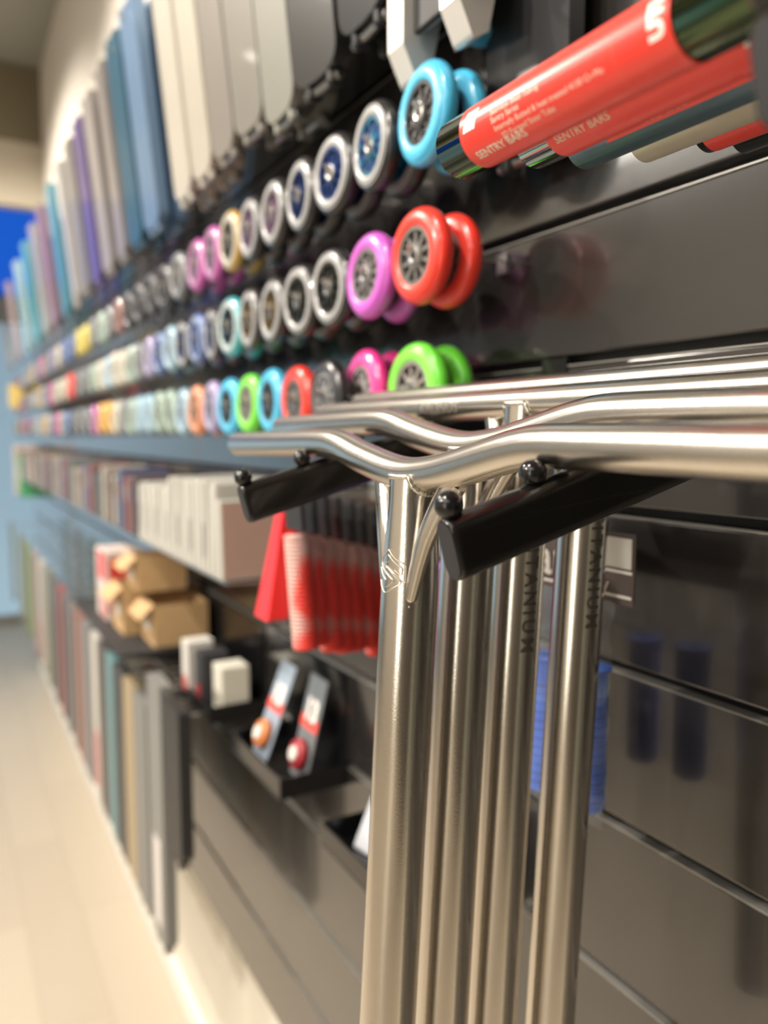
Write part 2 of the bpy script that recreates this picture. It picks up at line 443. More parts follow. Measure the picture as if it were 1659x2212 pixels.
handlebar(b3, yc3, 1.58 + .026, st3, 'third titanium handlebar from the front, straight crossbar with lettering above a bright weld', engraved=P(930, 885, b3).y, vtext=84)
b4 = .466; yc4 = P(1247, 880, b4).y - .016
st4 = [(half * 1.06, 0), (half * .5, 0), (0, 0), (-half * .5, 0), (-half, 0)]
handlebar(b4, yc4, 1.58 + .041, st4, 'straight titanium handlebar closest to the wall, behind the other three', engraved=P(1055, 845, b4).y, vtext=84)

# ------------------------------------------------------------------ boxed bars with red labels, top right
def bar_tube(b, px, py, m, label, lab=None, ridges=0, r=.0160, arc=None, name='red_labelled_bar', cat='scooter handlebar'):
    e = P(px, py, b)
    t = empty(name, e, label, cat, 'painted bars with red labels at top right')
    n = 96; L = e.y + .12
    def ring(y, rr):
        vs = []
        for k in range(n):
            a = 2 * PI * k / n; q = rr
            if ridges and -2.6 < ((a + PI) % (2 * PI)) - PI < -.95: q = rr * (1 + .010 * math.cos(a * 40))
            vs.append((-q * math.cos(a), y, q * math.sin(a)))
        return vs
    vs = ring(0, r - .0008) + ring(-.0008, r) + ring(-L, r)
    fs = [(i * n + k, i * n + (k + 1) % n, (i + 1) * n + (k + 1) % n, (i + 1) * n + k) for i in range(2) for k in range(n)]
    MB().add(vs, fs, True).build('tube', m, t)
    MB().tube([(0, 0, 0), (0, -.02, 0)], [r - .0008, r - .003], 48, cap=False).tube([(0, -.02, 0), (0, -.0205, 0)], r - .003, 48).build('bore', M['matte_black'], t)
    if lab:
        y0, y1, lines = lab
        R = r + .0004
        sl = MB(); k0, k1 = 0, 64
        pts = [(R, -y0), (R, -y1)]
        if arc:
            A0, A1 = math.radians(arc[0]), math.radians(arc[1]); vs = []
            for i in range(49):
                a = A0 + (A1 - A0) * i / 48; sk = .010 * max(0, 1 - i / 6)
                for yy in (y0 - sk, y1): vs.append((-R * math.cos(a), -yy, R * math.sin(a)))
            sl.add(vs, [(2 * i, 2 * i + 1, 2 * i + 3, 2 * i + 2) for i in range(48)], True)
        else: sl.lathe(pts, 'Y', (0, 0, 0), 72)
        if not arc: sl.lathe([(r, -y0), (R, -y0)], 'Y', (0, 0, 0), 72); sl.lathe([(r, -y1), (R, -y1)], 'Y', (0, 0, 0), 72)
        so = sl.build('label', M['red_label'], t)
        for yy in (y0 + .002, y0 + .030, y1 - .030, y1 - .003):
            if not arc: MB().lathe([(R + .00006, -yy), (R + .00006, -yy - .0003)], 'Y', (0, 0, 0), 72).build('label_line', M['red_label_edge'], so)
        for (body, size, yy, phi, mm, kw) in lines:
            rot = kw.pop('rot', 0)
            def fn(u, v, yy=yy, phi=phi, rot=rot):
                if rot: u, v = -v, u
                a = math.radians(phi) + v / R
                return (-(R + .00012) * math.cos(a), -yy - u, (R + .00012) * math.sin(a))
            text_on(fn, body, size, 'lettering', mm, so, **kw)
    return t
PR = M['print']
L1 = [('SENTRY BARS', .0066, .031, -58, PR, dict(bold=.00012)),
      ('3D Formed Steer Tube', .0042, .056, -45, PR, {}),
      ('Internally Butted & heat treated 4130 Cr-Mo', .0042, .053, -29, PR, {}),
      ('Sentry Series', .0042, .052, -14, PR, {}),
      ('Seamless Steel Tubing', .0042, .052, 0, PR, {}),
      ('////', .013, .0285, 8, M['printw'], dict(bold=.0006, space=.85)),
      ('UTI', .0098, .159, -30, M['printw'], dict(bold=.0007, rot=1))]
bar_tube(.270, 990, 325, M['green_chrome'], 'dark green bar with the largest red label, foremost of the bundle at top right', (.0245, .166, L1), 1)
L2 = [('SENTRY BARS', .0066, .032, -46, PR, dict(bold=.00012)), ('3D Formed Steer Tube', .0044, .066, -34, PR, {}),
      ('I', .014, .150, -26, M['printw'], dict(bold=.0006))]
bar_tube(.315, 1152, 304, M['chrome'], 'chrome bar with red label, second from the front in the bundle', (.026, .20, L2), 1)
L3 = [('RIGID BARS', .0060, .060, -34, PR, dict(bold=.00012, shear=.3)), ('3D Formed', .0044, .115, -34, PR, {})]
bar_tube(.360, 1258, 309, M['bluegrey'], 'blue grey metallic bar with red label, between the chrome and cream bars', (.042, .22, L3), 1, arc=(-48, 170))
bar_tube(.405, 1390, 296, M['creamtube'], 'cream painted bar in the bundle at top right', None, 0)
L5 = [('RIGID BARS', .0054, .012, -38, PR, dict(bold=.00012, shear=.3))]
bar_tube(.450, 1526, 276, M['black'], 'gloss black bar with red label next to the cream bar', (-.0 + .006, .16, L5), 0)
bar_tube(.495, 1603, 280, M['black'], 'plain gloss black bar, rearmost of the bundle against the wall', None, 0)

# ------------------------------------------------------------------ wheels
RW = .0512
def tire_mesh(r=RW, w=.024, core=.036):
    p = []
    n = 12
    for i in range(n + 1):
        a = -PI / 2 + PI * i / n
        p.append((r - .009 + .009 * math.cos(a) , (w / 2 - .002) * math.sin(a) if abs(math.sin(a)) < .99 else w / 2 * math.copysign(1, math.sin(a))))
    prof = [(core, -w / 2 + .002), (core + .003, -w / 2)] + p + [(core + .003, w / 2), (core, w / 2 - .002)]
    return MB().lathe(prof, 'X', n=48)
def side_mesh(core, r, w=.024):
    mb = MB()
    for s in (-1, 1):
        mb.lathe([(core + .0005, s * (w / 2 - .0012)), (core + .003, s * (w / 2 + .0006)), (r - .011, s * (w / 2 + .0006)), (r - .0065, s * (w / 2 - .0015))], 'X', n=48)
    return mb
def hub_mesh(core, w=.024, spokes=10, ring=.6):
    mb = MB()
    for r0, r1 in ((core - .004, core), (.0105, .0135)):
        mb.lathe([(r0, -w / 2 + .002), (r1, -w / 2 + .002), (r1, w / 2 - .002), (r0, w / 2 - .002)], 'X', n=40, close=True, smooth=False)
    for k in range(spokes):
        a = 2 * PI * k / spokes; c, s_ = math.cos(a), math.sin(a); h = .0022
        pts = []
        for rr, ss in ((.012, -h), (core - .002, -h * .8), (core - .002, h * .8), (.012, h)):
            pts.append((-w / 2 + .004, rr * c - ss * s_, rr * s_ + ss * c))
        mb.prism(pts, (w - .008, 0, 0))
    return mb
_wm = {}
def part_mesh(key, fn, m):
    if key not in _wm:
        import bmesh
        me = fn().mesh(key[0]); bm = bmesh.new(); bm.from_mesh(me); bmesh.ops.recalc_face_normals(bm, faces=bm.faces); bm.to_mesh(me); bm.free()
        me.materials.append(m); _wm[key] = me
    return _wm[key]
def child(name, me, parent, loc=(0, 0, 0)):
    o = bpy.data.objects.new(name, me); COL.objects.link(o); o.parent = parent; o.location = loc; return o
GREY_SHEEN = (.37, .37, .37)  # sheen on the glossy black sidewalls, painted as grey
# name -> tread colour, side colour, core colour, spoke colour, core radius
WK = {
 'sky blue': ((.06, .42, .68), (.10, .48, .72), (.55, .55, .55), (.05, .05, .05), .031, .2),
 'red': ((.75, .035, .02), (.80, .06, .04), (.04, .04, .04), (.20, .19, .18), .031, .2),
 'green': ((.13, .62, .04), (.22, .70, .08), (.04, .04, .04), (.30, .27, .25), .031, .2),
 'violet': ((.50, .09, .48), (.55, .12, .52), (.05, .05, .05), (.22, .21, .21), .031, .2),
 'pink': ((.72, .03, .24), (.72, .10, .34), (.05, .05, .05), (.35, .33, .33), .031, .2),
 'sheen-painted black rainbow-hub': ((.015, .015, .017), GREY_SHEEN, (.40, .08, .45), (.10, .35, .50), .0325, 1),
 'sheen-painted black blue-hub': ((.015, .015, .017), GREY_SHEEN, (.03, .07, .20), (.05, .10, .28), .0325, 1),
 'sheen-painted black': ((.015, .015, .017), GREY_SHEEN, (.02, .02, .02), (.08, .08, .07), .0330, .8),
 'sheen-painted black purple-hub': ((.015, .015, .017), GREY_SHEEN, (.15, .08, .18), (.45, .35, .45), .0325, 1),
 'sheen-painted black gold-hub': ((.02, .02, .02), GREY_SHEEN, (.30, .22, .08), (.35, .28, .15), .0325, 1),
 'gold and grey': ((.42, .25, .05), (.42, .41, .36), (.03, .03, .03), (.20, .20, .18), .0320, .8),
 'teal and grey': ((.05, .36, .42), (.45, .50, .50), (.02, .03, .04), (.07, .10, .12), .0325, .8),
 'charcoal': ((.05, .05, .052), (.10, .10, .105), (.03, .03, .03), (.15, .15, .15), .034, .6),
 'black': ((.012, .012, .013), (.05, .05, .055), (.02, .02, .02), (.3, .3, .3), .033, .2),
 'magenta': ((.45, .08, .34), (.40, .20, .34), (.06, .05, .06), (.4, .3, .4), .033, .6),
 'blue': ((.06, .12, .32), (.25, .30, .42), (.04, .05, .15), (.15, .2, .4), .034, .6),
 'pale blue': ((.25, .42, .52), (.38, .50, .56), (.1, .15, .2), (.5, .6, .7), .034, .6),
 'lavender': ((.32, .26, .46), (.40, .36, .50), (.1, .1, .2), (.4, .4, .5), .034, .5),
 'orange': ((.62, .22, .10), (.66, .30, .18), (.3, .12, .08), (.5, .3, .2), .034, .3),
 'amber': ((.62, .34, .06), (.60, .38, .12), (.2, .12, .05), (.5, .4, .2), .034, .3),
 'yellow': ((.55, .45, .06), (.55, .48, .18), (.2, .18, .05), (.5, .45, .2), .034, .4),
 'pale green': ((.26, .36, .30), (.36, .44, .38), (.12, .15, .12), (.4, .45, .4), .034, .5),
 'grey': ((.12, .13, .14), (.26, .27, .28), (.05, .05, .05), (.35, .35, .35), .034, .6),
 'cream': ((.48, .44, .36), (.55, .52, .45), (.2, .18, .15), (.5, .5, .45), .034, .4),
 'brown': ((.24, .11, .09), (.30, .18, .15), (.08, .05, .05), (.3, .2, .2), .034, .5),
}
def wheel(kind, loc, label, group, detail=2, rs=1.0, role='front'):
    tr, sd, co, sp, core, met = WK[kind]
    o = empty('scooter_wheel', loc, label, 'scooter wheel', group)
    o.scale = (1, rs, rs)
    o.rotation_euler = (random.uniform(0, 6), random.uniform(-.04, .04), random.uniform(-.06, .06))
    child('tread', part_mesh(('tread', kind), lambda: tire_mesh(core=core), cm(tr, .28, 0, .3)), o)
    child('side_ring', part_mesh(('side_ring', kind), lambda: side_mesh(core, RW), cm(sd, .34, 0, .2)), o)
    child('hub', part_mesh(('hub', kind), lambda: hub_mesh(core), cm(sp, .3, met * .9, .1)), o)
    if detail > 1:
        child('core', part_mesh(('core', kind), lambda: MB().lathe([(.006, -.004), (core - .001, -.004), (core - .001, .004), (.006, .004)], 'X', n=40, close=True, smooth=False), cm(co, .35, met * .5, .2)), o)
        child('bearing', part_mesh(('bearing',), lambda: MB().lathe([(.004, -.0115), (.0072, -.0122), (.0104, -.0115), (.0104, .0115), (.004, .0115)], 'X', n=32, close=True, smooth=False), M['silver']), o)
    return o
_hook = None
def hook(y, z, group, label):
    global _hook
    if _hook is None:
        _hook = MB().tube([(-.003, 0, .004), (-.12, 0, .0), (-.128, 0, .006)], .003, 10).box((-.003, -.009, -.012), (-.0002, .009, .010)).mesh('display_peg')
        _hook.materials.append(M['steel'])
    o = bpy.data.objects.new('display_peg', _hook); COL.objects.link(o); o.location = (XW, y, z)
    return tag(o, label, 'peg', group)
def yof(px, b):      # Y on plane b for a pixel column near the horizon
    return P(px, 942, b).y
BW = .463
ORD = ['first', 'second', 'third', 'fourth', 'fifth', 'sixth', 'seventh', 'eighth', 'ninth', 'tenth', 'eleventh', 'twelfth', 'thirteenth', 'fourteenth', 'fifteenth', 'sixteenth', 'seventeenth', 'eighteenth', 'nineteenth', 'twentieth']
def ordw(i):
    if i < 20: return ORD[i]
    tens = {2: 'twenty', 3: 'thirty', 4: 'forty', 5: 'fifty'}
    n = i + 1
    if n % 10 == 0: return {2: 'twentieth', 3: 'thirtieth', 4: 'fortieth', 5: 'fiftieth'}[n // 10]
    return tens[n // 10] + '-' + ORD[n % 10 - 1]
rows = [
 ('top', 1.917, [(922, 'sky blue'), (815, 'sheen-painted black rainbow-hub'), (729, 'sheen-painted black blue-hub'), (664, 'sheen-painted black blue-hub'), (610, 'sheen-painted black purple-hub'), (565, 'sheen-painted black purple-hub'), (516, 'gold and grey'), (466, 'magenta'), (428, 'magenta'), (388, 'grey'), (356, 'charcoal'), (328, 'charcoal'), (300, 'charcoal'), (276, 'charcoal'), (254, 'brown'), (234, 'grey'), (216, 'pale green'), (198, 'grey'), (178, 'yellow'), (163, 'yellow'), (146, 'blue'), (131, 'blue'), (118, 'cream')]),
 ('middle', 1.772, [(910, 'red'), (804, 'violet'), (724, 'sheen-painted black'), (658, 'sheen-painted black'), (597, 'sheen-painted black gold-hub'), (556, 'sheen-painted black gold-hub'), (514, 'teal and grey'), (472, 'sheen-painted black blue-hub'), (432, 'blue'), (404, 'sheen-painted black blue-hub'), (378, 'pale blue'), (354, 'blue'), (330, 'lavender'), (309, 'grey'), (288, 'pale green'), (268, 'cream'), (250, 'cream'), (234, 'pale blue'), (217, 'cream'), (200, 'pale green'), (184, 'grey'), (168, 'grey'), (150, 'red'), (138, 'cream'), (124, 'cream')]),
 ('bottom', 1.633, [(903, 'green'), (792, 'pink'), (714, 'black'), (652, 'red'), (601, 'sky blue'), (555, 'green'), (507, 'sky blue'), (469, 'lavender'), (433, 'orange'), (404, 'pale blue'), (380, 'pale green'), (356, 'pale green'), (334, 'pale blue'), (312, 'pale blue'), (292, 'pale green'), (272, 'grey'), (254, 'cream'), (238, 'amber'), (222, 'amber'), (207, 'magenta'), (192, 'grey'), (176, 'grey'), (160, 'grey'), (145, 'blue')]),
]
wheel_total = 0
for rn, z, lst in rows:
    grp = 'scooter wheels in the %s row' % rn
    lim = .1035
    ys = [(P(x, 942 - (z - 1.58) * 1700 / 1.2, BW).y, k) for x, k in lst]
    y = ys[-1][0]; cyc = ['grey', 'pale blue', 'cream', 'grey', 'lavender', 'charcoal', 'pale green', 'pink', 'grey', 'blue', 'cream', 'amber']
    i = 0
    while y < 5.9:
        y += .125; ys.append((y, cyc[(i + len(rn)) % 12])); i += 1
    for q in range(1, len(ys)):
        if ys[q][0] < ys[q - 1][0] + lim: ys[q] = (ys[q - 1][0] + lim, ys[q][1])
    for i, (y, k) in enumerate(ys):
        bw = BW
        zz = z + random.uniform(-.002, .002)
        if i == 0: pos = 'nearest the camera'
        else: pos = '%s from the right end' % ordw(i)
        lab = '%s scooter wheel, %s, in the %s wheel row' % (k, pos, rn)
        if i < 2 and rn == 'bottom':
            bw = .492; pq = P((903, 794)[i], (842, 846)[i], bw); y = pq.y; zz = pq.z
        rs = 1.0 if k not in ('gold and grey', 'teal and grey', 'sky blue') else 1.02
        if bw != BW: rs = 1.07
        
        wheel(k, (bw, y, zz), lab, grp, 2 if i < 12 else 1, rs)
        wheel_total += 1
        if i < 12:
            wheel(k, (bw + .038, y + .002, zz - .001), 'rear %s scooter wheel, %s hook from the right, %s wheel row' % (k, ordw(i), rn), grp + ', rear of each pair', 1, rs)
        hk = hook(y, zz + .004, 'wall hooks of the %s wheel row' % rn, 'steel peg holding the %s wheel from the right in the %s wheel row' % (ordw(i), rn))
        if bw != BW: hk.scale.x = .74

# ------------------------------------------------------------------ scooter decks
def deck_mb(L=.56, Wd=.122, T=.030, tip=.03, n=10):
    """flat deck hanging along -Z, its face towards -X; outline in Y,Z with rounded corners"""
    o = []
    h = Wd / 2
    for i in range(n + 1):
        a = PI * i / n
        o.append((h * (1 if math.cos(a) > 0 else -1) * abs(math.cos(a)) ** .6, -L + tip - tip * math.sin(a)))
    o = [(-h, -.004), (-h * .55, 0), (h * .55, 0), (h, -.004)] + [(y, z) for y, z in o]
    return MB().prism([(-T / 2, y, z) for y, z in o], (T, 0, 0))
_dm = {}
def deck(y, ztop, b, mdeck, mgrip, label, group, tilt=.10, L=.56, stripe=None, T=.026):
    t = empty('scooter_deck', (b, y, ztop), label, 'scooter deck', group)
    t.rotation_euler = (0, -tilt, random.uniform(-.05, .05))
    k = ('deck', mdeck.name, L, T)
    if k not in _dm:
        o = deck_mb(L, T=T).build('deck_body', mdeck, t, bevel=.005); _dm[k] = o
    else:
        o = _dm[k].copy(); COL.objects.link(o); o.parent = t
    for sd in (-1, 1):
        k = ('tail', mdeck.name, L, sd)
        if k not in _dm:
            mb = MB().box((-.0115, sd * .030 - .007, -L - .016), (.0115, sd * .030 + .007, -L + .03))
            o = mb.build('dropout', mdeck, t, bevel=.005); _dm[k] = o
        else:
            o = _dm[k].copy(); COL.objects.link(o); o.parent = t
    k = ('bolt', L)
    if k not in _dm:
        o = MB().tube([(0, -.046, -L - .006), (0, .046, -L - .006)], .006, 16).build('axle_bolt', M['silver'], t); _dm[k] = o
    else:
        o = _dm[k].copy(); COL.objects.link(o); o.parent = t
    if stripe:
        MB().box((-T / 2 - .0015, -.030, -L * .93), (-T / 2 - .0002, .030, -L * .60)).build('printed_logo', stripe, t)
    return t
def dm(name, col, rough=.3, metal=.6): return cm(col, rough, metal, .3)
_pg = None
def peg(y, z, b, group, label):
    global _pg
    if _pg is None:
        _pg = MB().tube([(XW - .003, 0, 0), (.40, 0, 0), (.394, 0, .008)], .003, 10).box((XW - .003, -.02, -.02), (XW - .0002, .02, .012)).mesh('display_peg')
        _pg.materials.append(M['steel'])
    o = bpy.data.objects.new('display_peg', _pg); COL.objects.link(o); o.location = (b - .40, y, z)
    if b != .40: o.location.x = 0
    return tag(o, label, 'peg', 'pegs of the ' + group)
G1 = 'decks hanging in the upper row'
ds = [(800, 'gloss black', (.025, .027, .03), .3, .2, 2.075), (745, 'charcoal', (.05, .05, .05), .3, .5, 2.06),
      (665, 'raw grey', (.33, .33, .30), .35, .5, 2.055), (602, 'smoky silver', (.36, .35, .32), .3, .6, 2.08), (545, 'taupe', (.26, .24, .22), .4, .4, 2.08),
      (480, 'champagne', (.55, .52, .45), .35, .4, 2.08), (415, 'pale champagne', (.62, .59, .52), .3, .4, 2.075),
      (346, 'steel blue', (.20, .32, .50), .3, .5, 2.075), (310, 'dark petrol blue', (.05, .13, .20), .35, .4, 2.075), (278, 'warm grey', (.24, .22, .21), .45, .3, 2.075),
      (247, 'mid grey', (.25, .23, .22), .45, .3, 2.075), (220, 'purple', (.16, .12, .30), .35, .5, 2.075), (197, 'dark taupe', (.2, .19, .18), .4, .3, 2.075),
      (172, 'light grey', (.42, .41, .40), .45, .3, 2.075), (148, 'teal blue', (.12, .34, .45), .35, .4, 2.075), (124, 'mauve', (.28, .18, .24), .4, .3, 2.075),
      (104, 'silver', (.5, .5, .5), .35, .4, 2.075), (84, 'cyan', (.18, .52, .62), .35, .3, 2.075), (62, 'pale cyan', (.45, .68, .74), .35, .2, 2.075), (38, 'pinkish grey', (.52, .42, .42), .5, .1, 2.075), (20, 'off white', (.6, .58, .54), .5, .1, 2.075)]
lasty = -9
for i, (x, nm, c, r, me_, zb) in enumerate(ds):
    y = P(x, 700, .47).y
    if y < lasty + .129: y = lasty + .129
    lasty = y
    peg(y, zb + .45, .40, 'upper row of decks', 'steel deck peg above the wheels, behind the %s deck' % nm)
    deck(y, zb + .48, .422, dm(nm, c, r, me_), M['matte_black'], '%s scooter deck hanging tail down above the wheel rows' % nm, G1, .10, L=.49)
    if i in (0, 2, 3, 5, 6, 7, 8, 9):
        deck(y + .006, zb + .485, .466, dm(nm, c, r, me_), M['matte_black'], 'rear %s scooter deck of the pair sharing one hook above the wheels' % nm, G1 + ', rear of each pair', .10, L=.49)
# nearest white deck with square fork-like tail and blue wheels
yw = .724
t = empty('scooter_deck', (.48, yw, 2.548), 'white scooter deck with two broad tail prongs above the sky blue wheel', 'scooter deck', G1)
mw = cm((.66, .64, .60), .3, .3, .3)
def prong(s):
    y0 = s * .052
    o = [(-.030, -.55), (-.030, -.46), (-.024, -.38), (-.022, 0), (.022, 0), (.022, -.50), (.006, -.575), (-.012, -.585)]
    return MB().prism([(x, y0 - .016, z) for x, z in o], (0, .032, 0))
prong(1).build('tail_prong', mw, t, bevel=.005); prong(-1).build('tail_prong', mw, t, bevel=.005)
MB().box((-.020, -.0355, -.43), (.014, .0355, 0)).build('deck_body', mw, t, bevel=.003)
MB().tube([(-.004, -.072, -.53), (-.004, .072, -.53)], .006, 16).build('axle_bolt', M['silver'], t)
MB().prism([(-.016, -.0688, -.545), (.012, -.0688, -.535), (.012, -.0688, -.46)], (0, .0006, 0)).build('tail_recess', M['matte_black'], t)
MB().box((-.018, -.0345, -.54), (-.010, .0345, -.431)).build('gap_shade', M['matte_black'], t, bevel=.002)  # dark plate added as the shade in the gap between the prongs
w = wheel('sky blue', (.518, yw - .004, 2.040), 'sky blue scooter wheel held between the prongs of the white deck', 'wheel in the white deck', 1, .92)
w.rotation_euler = (0, 0, PI / 2)
peg(yw, 2.54, .40, 'upper row of decks', 'steel deck peg behind the white deck')
yk = P(1145, 400, .54).y
o = deck(yk, 2.43, .540, dm('gloss black', (.02, .02, .022), .35, .1), M['matte_black'], 'black scooter deck flat to the wall, doubling as shadow right of the white deck', G1, .0, T=.02)  # black deck, also stands in for deck shadows on the wall

# lower row of decks
G2 = 'decks hanging in the lower row'
low = [(386, 'short charcoal', (.025, .025, .025), None, .66), (350, 'dark grey', (.22, .22, .21), (.62, .58, .56), .42), (318, 'grey', (.20, .20, .19), None, .50), (300, 'tan', (.36, .28, .17), None, .56), (282, 'black', (.05, .05, .05), None, .6),
       (268, 'teal', (.15, .28, .30), None, .6), (246, 'dark brown', (.10, .09, .08), None, .62), (226, 'white', (.60, .57, .52), (.6, .2, .2), .62), (206, 'steel grey', (.2, .2, .2), None, .62), (192, 'reddish brown', (.28, .14, .11), None, .64),
       (178, 'grey brown', (.22, .19, .17), None, .64), (164, 'slate', (.16, .16, .17), None, .64), (152, 'brick red', (.30, .12, .11), None, .64), (140, 'graphite', (.14, .14, .14), None, .66), (126, 'olive grey', (.25, .25, .2), None, .66), (112, 'off white', (.58, .55, .5), (.45, .12, .14), .66), (98, 'dusty pink', (.45, .38, .38), None, .68), (84, 'light green', (.26, .34, .18), None, .7), (70, 'grey green', (.3, .34, .32), None, .7), (52, 'pale teal', (.3, .4, .42), None, .7)]
lasty = -9
for i, (x, nm, c, st, zb) in enumerate(low):
    y = P(x, 1750, .40).y; LL = (.33, .62)[i] if i < 2 else .53; zb = (.70, .424)[i] if i < 2 else .424 + .002 * i
    if y < lasty + .129: y = lasty + .129
    lasty = y
    peg(y, zb + LL - .03, .40, 'lower row of decks', 'steel deck peg near the floor, behind the %s deck' % nm)
    deck(y, zb + LL, .40, cm(c, .5, .1, .1), M['matte_black'], '%s scooter deck hanging tail down in the lower row near the floor' % nm, G2, 0, L=LL, stripe=cm(st, .5, 0, 0) if st else None)

# ------------------------------------------------------------------ grips on hooks
def grip(loc, m, label, group, top=M['matte_black'], L=.145, r=.0165, lean=0, header=None, flange=True, hw=.026):
    """carded handlebar grip hanging from its header card"""
    t = empty('handlebar_grip', loc, label, 'handlebar grip', group)
    t.rotation_euler = (lean * .3, lean, 0)
    prof = [(.006, 0), (r * .93, 0), (r, -.003)]
    k = 26
    for i in range(k): prof += [(r, -.006 - (L - .012) * (i + .15) / k), (r * .93, -.006 - (L - .012) * (i + .45) / k), (r * .93, -.006 - (L - .012) * (i + .6) / k), (r, -.006 - (L - .012) * (i + .95) / k)]
    prof += [(r, -L + .003), (r * .92, -L), (.004, -L)]
    MB().lathe(prof, 'Z', n=32, smooth=False).build('grip_body', m, t)
    if flange: MB().lathe([(r, -.002), (r + .004, -.0045), (r, -.007)], 'Z', n=32).build('end_ring', m, t)
    if header:
        MB().box((-.003, -hw, .004), (.003, hw, .062)).build('header_card', header, t, bevel=.001)
        MB().lathe([(.004, .030), (.010, .032), (.010, .036), (.004, .038)], 'X', (-.02, 0, 0), 16, close=True).build('bar_plug', M['silver'], t) if False else None
    return t
# red grips left of the nearest downtube
GR = 'red and white grips on one hook'
redw = mat('red_white_rubber', (.72, .05, .035), .5)
ntm = redw.node_tree; tcx = ntm.nodes.new('ShaderNodeTexCoord'); nz = ntm.nodes.new('ShaderNodeTexNoise'); nz.inputs['Scale'].default_value = 14; nz.inputs['Detail'].default_value = 1
cr = ntm.nodes.new('ShaderNodeValToRGB'); cr.color_ramp.elements[0].position = .45; cr.color_ramp.elements[1].position = .58
cr.color_ramp.elements[0].color = (.78, .045, .03, 1); cr.color_ramp.elements[1].color = (.62, .38, .34, 1)
ntm.links.new(tcx.outputs['Object'], nz.inputs[0]); ntm.links.new(nz.outputs[0], cr.inputs[0]); ntm.links.new(cr.outputs[0], ntm.nodes['Principled BSDF'].inputs['Base Color'])
gl = [(640, 1152, .385), (668, 1158, .412), (696, 1164, .440), (722, 1168, .466), (750, 1174, .492), (776, 1180, .519), (800, 1188, .546)]
gp = ['leftmost', 'second from the left', 'third from the left', 'fourth from the left', 'third from the right', 'second from the right', 'rightmost']
for (x, y, b), w in zip(gl, gp):
    grip(P(x, y, b), redw, 'red and white handlebar grip under a black header, %s of seven' % w, GR, L=.150 + random.uniform(-.006, .012), lean=-.05 - .03 * random.random(), header=M['matte_black'], flange=False)
o = empty('boxed_grip', P(596, 1105, .415), 'plain bright red packaged grip hanging left of the red and white grips', 'handlebar grip')
o.rotation_euler = (0, .0, .0)
MB().prism([(0, .0, 0), (0, -.026, 0), (-.030, -.040, -.150), (-.030, .012, -.150)], (.03, 0, 0)).build('sleeve', cm((.78, .02, .02), .35, 0, .2), o, bevel=.004)
MB().box((.004, -.02, 0), (.010, -.004, .04)).build('hang_tab', M['black'], o)
peg(o.location.y - .012, o.location.z + .03, .40, 'grips', 'steel peg holding the plain bright red packaged grip')

# blue grips in a film bag with printed header
pb = .505
pa = P(1105, 1160, pb); pc = P(1374, 1160, pb)
hb = empty('grip_pack', (pb, (pa.y + pc.y) / 2, P(1310, 1147, pb).z), 'pair of blue grips in clear film under a printed header card behind the nearest downtubes', 'handlebar grip pack')
hy = (pa.y - pc.y) / 2; card_h = .062
cardm = mat('brown_print_card', (.10, .075, .07), .45, noise=.35, nscale=60)
hc = MB().box((-.001, -hy, -card_h), (.001, hy, 0)).build('header_card', cardm, hb, bevel=.0004)
MB().box((-.0016, -hy + .003, -.030), (-.0011, -hy + .040, -.004)).build('white_patch', M['white'], hc)
mbx = MB().box((-.0017, -hy + .002, -card_h + .006), (-.0011, hy - .002, -card_h + .0085)).box((-.0017, -hy + .002, -.0345), (-.0011, -hy + .044, -.032)).box((-.0017, hy - .05, -.014), (-.0011, hy - .002, -.0115))
mbx.build('white_line', M['printw'], hc)
text_on(lambda u, v: (-.0018, P(1128, 1215, pb).y - hb.location.y - u, -.031 + v), 'bar', .050, 'lettering', M['printw'], hc, bold=.0006)
text_on(lambda u, v: (-.0018, -hy + .038 - u, -.046 + v), 'y', .024, 'lettering', M['print'], hc)
# film
n1, n2 = 20, 36; vs = []
for j in range(n2 + 1):
    for i in range(n1 + 1):
        u = i / n1; v = j / n2
        bulge = .012 * math.sin(PI * u) * min(1, v * 3) + .0018 * math.sin(17 * u + 23 * v) + .0015 * math.sin(40 * v + 9 * u)
        vs.append((-.012 - bulge, (hy - .012) * (1 - 2 * u) * (1 - .06 * v), -card_h + .004 - .205 * v))
fsx = [(j * (n1 + 1) + i, j * (n1 + 1) + i + 1, (j + 1) * (n1 + 1) + i + 1, (j + 1) * (n1 + 1) + i) for j in range(n2) for i in range(n1)]
MB().add(vs, fsx, True).build('film_bag', M['plastic'], hb)
bl = cm((.012, .15, .80), .35, 0, .3)
for k, (xx, yy) in enumerate(((1178, 1412), (1276, 1436))):
    c = P(xx, yy, pb) - hb.location
    prof = [(.004, 0), (.0145, 0), (.019, -.001), (.019, -.003), (.0158, -.005), (.0158, -.022)]
    for i in range(24):
        z0 = -.024 - i * .0044
        prof += [(.0160, z0), (.0160, z0 - .0024), (.0150, z0 - .0028), (.0150, z0 - .004)]
    prof += [(.0158, -.132), (.012, -.136), (.004, -.136)]
    g_ = MB().lathe(prof, 'Z', c, 36, smooth=False).build('grip_body', bl, hb)
    dk = MB()
    for i in range(0, 24, 2):
        z0 = -.0268 - i * .0044
        dk.lathe([(.0153, z0), (.0153, z0 - .0013)], 'Z', c, 36)
    dk.build('grip_rib', cm((.006, .03, .25), .5, 0, 0), g_)
hook(P(1250, 1100, XW - .01).y, 1.58 - .055 + .0, 'lower wall hooks', 'steel wall hook holding the blue grip pack')
# purple grip behind the second downtube
grip(P(962, 1215, .49), cm((.30, .07, .55), .4), 'purple handlebar grip glimpsed between the first two downtubes', 'purple grip', header=M['matte_black'], L=.13)
